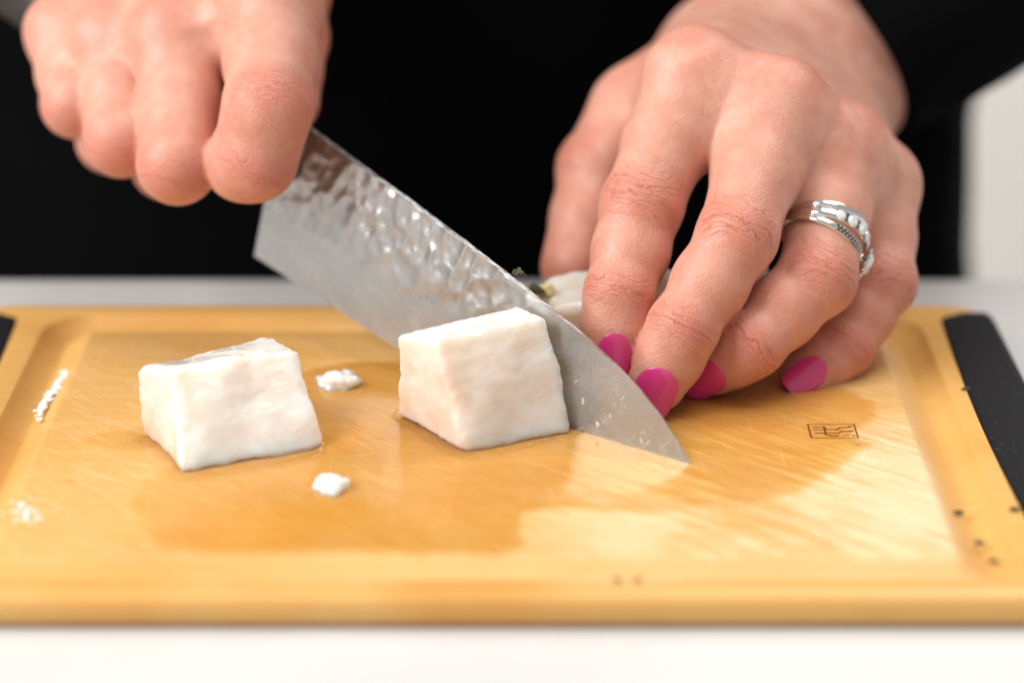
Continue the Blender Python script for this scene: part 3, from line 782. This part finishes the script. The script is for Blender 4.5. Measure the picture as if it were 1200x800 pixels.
# ------------------------------------------------------------------ knife
KA = P(298, 300, 580); KT = PZ(810, 543, .25)
e1 = nrm(KT - KA); upv = np.array([.10, .16, 1.0]); e2 = nrm(upv - (upv @ e1) * e1); e3 = np.cross(e1, e2)   # e3: blade normal
if e3[1] > 0: e3 = -e3
def on_blade(px, py):
    d = _ray(px, py); o = np.array([0, 0, CAMH]); k = ((KA - o) @ e3) / (d @ e3); q = o + d * k - KA
    return q @ e1, q @ e2
KL = np.linalg.norm(KT - KA)
sp_px = [(370, 155), (430, 199), (500, 250), (560, 295), (620, 341), (680, 389), (720, 425), (750, 456), (775, 487), (795, 517), (810, 543)]
ed_px = [(298, 300), (340, 327), (390, 359), (440, 392), (470, 411), (672, 512), (700, 527), (740, 538), (775, 543), (810, 543)]
SPN = np.array([on_blade(*q) for q in sp_px]); EDG = np.array([on_blade(*q) for q in ed_px])
slope = (SPN[2, 1] - SPN[0, 1]) / (SPN[2, 0] - SPN[0, 0])
SPN = np.vstack([[[-26, SPN[0, 1] - slope * (SPN[0, 0] + 26)]], SPN])
EDG[:, 1] = np.where(EDG[:, 0] > KL - 45, np.minimum(EDG[:, 1], 3), EDG[:, 1])
print('KNIFE len', KL, 'spine', SPN.round(1).tolist(), 'edge', EDG.round(1).tolist())
knife = empty('chef_knife', KT); tag(knife, 'chef knife with hammered steel blade held tip down on the board', 'knife')
def blade():
    NS, NTq = 90, 16; V = []; bc = []; ham = []; F = []
    ss = np.concatenate([np.linspace(0, KL * .7, 50), np.linspace(KL * .7, KL, 41)[1:]])
    for side in (1, -1):
        for sv in ss:
            lo = np.interp(sv, EDG[:, 0], EDG[:, 1]); hi = max(np.interp(sv, SPN[:, 0], SPN[:, 1]), lo + .02)
            for q in np.linspace(0, 1, NTq):
                tt = lo + (hi - lo) * q; th = .08 + .85 * min(1, (tt - lo) / 30) * (1 - .55 * max(0, (sv - KL * .5) / (KL * .5)))
                V.append(KA + e1 * sv + e2 * tt + e3 * side * th - KT); bc.append((sv, tt, side * 3))
                lim = lo + .34 * (hi - lo)
                up = np.clip((tt - lim) / 11, 0, 1); en = np.clip((KL * .74 - sv) / 22, 0, 1); st = np.clip((sv + (36 - tt) * .55 - 3) / 3, 0, 1)
                ham.append(up * en * st)
    n = len(ss)
    for sd in (0, 1):
        for i in range(n - 1):
            for k in range(NTq - 1):
                a = sd * n * NTq + i * NTq + k; F.append((a, a + 1, a + NTq + 1, a + NTq))
    o2 = n * NTq
    for i in range(n - 1):
        F.append((i * NTq, i * NTq + NTq, o2 + i * NTq + NTq, o2 + i * NTq)); a = i * NTq + NTq - 1; F.append((a, a + NTq, o2 + a + NTq, o2 + a))
    for i in (0, n - 1):
        for k in range(NTq - 1): a = i * NTq + k; F.append((a, a + 1, o2 + a + 1, o2 + a))
    me = mesh(V, F); fix_normals(me); fattr(me, 'bc', bc); fattr(me, 'ham', ham)
    o = link('blade', me, knife, BLADE); o.modifiers.new('e', 'EDGE_SPLIT').split_angle = math.radians(35)
blade()
hs = np.interp(0, SPN[:, 0], SPN[:, 1])
b0 = KA + e2 * (hs - 11); bb = -e1 * .985 + e2 * .17
v, f = tube([b0 + e1 * 2, b0 + bb * 10, b0 + bb * 16], [6.5, 9, 10], 20); link('bolster', mesh(v - KT, f), knife, m_simple('satin_steel', (.6, .59, .58), .3, Metallic=1.0))
v, f = tube([b0 + bb * 15, b0 + bb * 40, b0 + bb * 75, b0 + bb * 105, b0 + bb * 112], [10, 11, 11, 12, 7], 20); link('handle', mesh(v - KT, f), knife, HANDLE)

# ------------------------------------------------------------------ fish
def fish_block(name, corners, label, mat, rnd=.16, amp=.9, seed=0.0, n=46, cat='fish', group=None, dents=()):
    """corners: bottom FL, FR, BR, BL then top FL, FR, BR, BL (mm)"""
    c = np.array(corners, float); base = np.array([*c[:4].mean(0)[:2], 0])
    V = {}; F = []; vl = []
    def vert(u):
        key = tuple(np.round(u, 5))
        if key in V: return V[key]
        V[key] = len(vl); vl.append(u); return V[key]
    for axis in range(3):
        for s in (-1, 1):
            idx = np.empty((n + 1, n + 1), int)
            for i in range(n + 1):
                for k in range(n + 1):
                    u = np.zeros(3); u[axis] = s; u[(axis + 1) % 3] = -1 + 2 * i / n; u[(axis + 2) % 3] = -1 + 2 * k / n; idx[i, k] = vert(u)
            for i in range(n):
                for k in range(n): F.append((idx[i, k], idx[i + 1, k], idx[i + 1, k + 1], idx[i, k + 1]))
    U = np.array(vl); q = np.clip(U, -(1 - rnd), 1 - rnd); d = U - q; L = np.linalg.norm(d, axis=1, keepdims=True)
    U2 = np.where(L > 1e-6, q + d / np.maximum(L, 1e-6) * rnd, U)
    U2[:, 2] = np.where(U[:, 2] < -.8, U[:, 2] * .5 + U2[:, 2] * .5, U2[:, 2])
    a, b, t = (U2[:, 0] + 1) / 2, (U2[:, 1] + 1) / 2, (U2[:, 2] + 1) / 2
    def quad(o): return ((1 - a) * (1 - b))[:, None] * c[o] + (a * (1 - b))[:, None] * c[o + 1] + (a * b)[:, None] * c[o + 2] + ((1 - a) * b)[:, None] * c[o + 3]
    X = quad(0) * (1 - t)[:, None] + quad(4) * t[:, None]
    cen = X.mean(0); out = []
    for p in X:
        r = nrm(p - cen)
        h = amp * (nz(p, .09, seed) * 1.3 + nz(p, .28, seed) * .28 + nz((p[0] * .5, p[1] * .5, p[2] * 1.6), .9, seed) * .10)
        ed = np.sort(np.abs(U[len(out)]))[1]; h += max(0, ed - .72) / .28 * (.42 * nz(p, .55, seed) + .22 * nz(p, 1.9, seed))   # torn fibres along the cut edges
        # muscle flakes: stepped ridges
        fl = (p @ np.array([.55, .25, .28])) + 3 * nz(p, .12, seed + 5); st = (fl % 4.6) / 4.6
        h += amp * .16 * (st ** 4)
        for (dc, dr, dd) in dents: h -= dd * math.exp(-(np.linalg.norm(p - np.array(dc)) / dr) ** 2)
        out.append(p + r * h)
    X = np.array(out); X[:, 2] = np.maximum(X[:, 2], .08)
    me = mesh(X - base, F); fix_normals(me)
    fattr(me, 'pink', np.clip((-U[:, 0] - .75) / .25, 0, 1) * np.array([.30 + .7 * np.clip(.5 + nz(p, .12, seed + 9), 0, 1) for p in X]) * np.clip(1.15 - t * .9, 0, 1))  # pink left side, its shadow tone painted in, stronger towards the bottom
    o = link(name, me, None, mat); o.location = Vector(base) * MM
    return tag(o, label, cat, group)
C1 = [PZ(213, 557, 0), PZ(380, 527, 0), PZ(330, 470, 0), PZ(164, 510, 0), P(204, 429, 506), P(352, 410, 518), P(314, 392, 527), P(160, 431, 512)]
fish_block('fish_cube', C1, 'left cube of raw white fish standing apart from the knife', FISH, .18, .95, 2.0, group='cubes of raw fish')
C2 = [PZ(545, 531, 0), PZ(672, 508, 0), PZ(640, 462, 0), PZ(464, 488, 0), P(512, 396, 508), P(642, 371, 522), P(609, 358, 528), P(466, 394, 516)]
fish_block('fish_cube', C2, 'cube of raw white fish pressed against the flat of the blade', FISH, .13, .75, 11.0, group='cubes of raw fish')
C3 = [PZ(650, 452, 0), PZ(880, 446, 0), PZ(905, 408, 0), PZ(640, 412, 0), PZ(655, 388, 17.5), PZ(880, 360, 20), PZ(900, 338, 22), PZ(632, 341, 20)]
C3 = [np.array(q) for q in C3]
for i, (x, y) in enumerate(((10, 543), (50, 549), (60, 568), (8, 566), (9, 545), (52, 551), (60, 567), (7, 562))):
    C3[i][0], C3[i][1] = x, y
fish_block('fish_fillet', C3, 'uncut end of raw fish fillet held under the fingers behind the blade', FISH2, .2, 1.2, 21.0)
def crumb(px, py, sx, sy, sz, label, seed, mat=FISH, name='fish_scrap', cat='fish scrap', group='scraps of fish on the board', z=0.0, rough=.35, base=None):
    base = PZ(px, py, z) if base is None else np.array(base)
    bm = bmesh.new(); bmesh.ops.create_icosphere(bm, subdivisions=4, radius=1)
    for v in bm.verts:
        k = 1 + rough * nz(v.co, 1.1, seed) + rough * .45 * nz(v.co, 2.3, seed) + rough * .35 * nz(v.co, 5, seed)
        v.co = Vector((v.co.x * sx * k, v.co.y * sy * k, (v.co.z if v.co.z > 0 else v.co.z * .15) * sz * k * 1.25)) * MM
    me = bpy.data.meshes.new('m'); bm.to_mesh(me); bm.free(); me.polygons.foreach_set('use_smooth', [True] * len(me.polygons))
    o = link(name, me, None, mat); o.location = Vector(base) * MM
    return tag(o, label, cat, group)
crumb(398, 450, 5.0, 4.2, 2.4, 'ragged scrap of fish on the board between the two cubes', 4.0, rough=.55)
crumb(390, 572, 3.6, 4.4, 2.2, 'oval scrap of fish in front, right of the left cube', 6.0, rough=.4)
# herb flecks
for i, (px, py, s, lab) in enumerate(((1132, 457, 1.3, 'dark herb fleck on the rim beside the black end'), (1123, 601, 1.2, 'dark herb fleck on the inner slope of the right groove'),
                                (1148, 637, 1.3, 'dark herb fleck in the groove near the front right corner'), (1188, 598, 1.4, 'dark herb fleck on the rim at the right edge of the picture'),
                                (1164, 658, 1.2, 'brownish herb fleck in the rounded groove corner'), (724, 680, 1.0, 'left of two brown flecks on the front rim'), (747, 679, 1.0, 'right of two brown flecks on the front rim'))):
    crumb(px, py, s * .8, s * .5, s * .4, lab, 30 + i, HERB, 'herb_fleck', 'herb', 'herb flecks on the board', rough=.7, z=-2.2 if i in (1, 2, 4) else 0)
q = KA + e1 * on_blade(604, 322)[0] + e2 * on_blade(604, 322)[1] - e3 * 1.2
crumb(0, 0, 1.1, .9, 1.1, 'green herb crumb stuck to the spine of the knife', 50, HERB, 'herb_fleck', 'herb', 'herb flecks on the fish', rough=.9, base=q)
crumb(0, 0, 2.0, 1.4, 1.9, 'pale yellow garlic bit on the end of the fillet', 52, GARLIC, 'garlic_bit', 'garlic', rough=.9, base=P(640, 346, 553))
crumb(0, 0, 1.3, 1.2, 1.4, 'green herb crumb beside the garlic bit on the fillet', 54, HERB, 'herb_fleck', 'herb', 'herb flecks on the fish', rough=.9, base=P(628, 342, 552))

# ------------------------------------------------------------------ water drops and painted glint
RESIDUE = m_simple('wet_white_residue', (.82, .80, .77), .08, Transmission_Weight=.45, IOR=1.35)
def dome(name, centre, n_, t_, rad, hgt, mat):
    n_ = nrm(n_); t_ = nrm(t_ - (t_ @ n_) * n_); b_ = np.cross(n_, t_); V = [n_ * hgt]; F = []
    for i, (a, z) in enumerate(((.45, .87), (.8, .5), (1.0, 0.0))):
        for k in range(10):
            al = 2 * math.pi * k / 10; wob = 1 + .22 * math.sin(al * 2 + rad * 40) + .12 * math.sin(al * 3 + rad * 90)
            V.append((t_ * math.cos(al) * 1.35 + b_ * math.sin(al) * .8) * rad * a * wob + n_ * hgt * z)
    for k in range(10): F.append((0, 1 + k, 1 + (k + 1) % 10))
    for l_ in (0, 1):
        for k in range(10): F.append((1 + l_ * 10 + k, 11 + l_ * 10 + k, 11 + l_ * 10 + (k + 1) % 10, 1 + l_ * 10 + (k + 1) % 10))
    me = mesh(V, F); fix_normals(me); fattr(me, 'fade', np.ones(len(V))); o = link(name, me, None, mat); o.location = Vector(centre) * MM
    return o
for i, (px, py, rr, lab) in enumerate(((684, 470, .55, 'clear water drop on the blade close to the fish cube, upper one'), (701, 497, .6, 'clear water drop low on the blade right of the fish cube'), (716, 488, .4, 'small clear water drop in the middle of the lower blade'), (752, 516, .5, 'clear water drop on the blade nearest its tip'))):
    sv, tv = on_blade(px, py); lo = np.interp(sv, EDG[:, 0], EDG[:, 1]); th = .08 + .85 * min(1, max(tv - lo, 0) / 30) * (1 - .55 * max(0, (sv - KL * .5) / (KL * .5)))
    d_ = dome('water_drop', KA + e1 * sv + e2 * tv + e3 * (th - .02), e3, e1 * .6 - e2 * .8, rr, rr * .4, RESIDUE)
    tag(d_, lab, 'water drop', 'water drops on the blade')
bm = bmesh.new()
for i in range(70):
    q = i / 69; c = PZ(78 - 34 * q + rng.normal(0, 2.2), 436 + 50 * q + rng.normal(0, 3), -1.3)
    rr = rng.uniform(.35, 1.0); g_ = bmesh.ops.create_icosphere(bm, subdivisions=2, radius=rr * MM)
    for v_ in g_['verts']: v_.co.z *= .45; v_.co += Vector(c) * MM
for i in range(50):
    c = PZ(32 + rng.normal(0, 11), 600 + rng.normal(0, 6), -.0); rr = rng.uniform(.2, .55); g_ = bmesh.ops.create_icosphere(bm, subdivisions=2, radius=rr * MM)
    for v_ in g_['verts']: v_.co.z *= .4; v_.co += Vector(c) * MM
me = bpy.data.meshes.new('m'); bm.to_mesh(me); bm.free(); me.polygons.foreach_set('use_smooth', [True] * len(me.polygons))
fattr(me, 'fade', np.ones(len(me.vertices)))
o = link('glint_beads', me, None, m_simple('white_glint', (.95, .94, .92), .05, Transmission_Weight=.15, IOR=1.4)); o['kind'] = 'stuff'  # white beads stand in for a wet highlight
tag(o, 'white beads put in for the wet highlight in the left groove', 'glint')
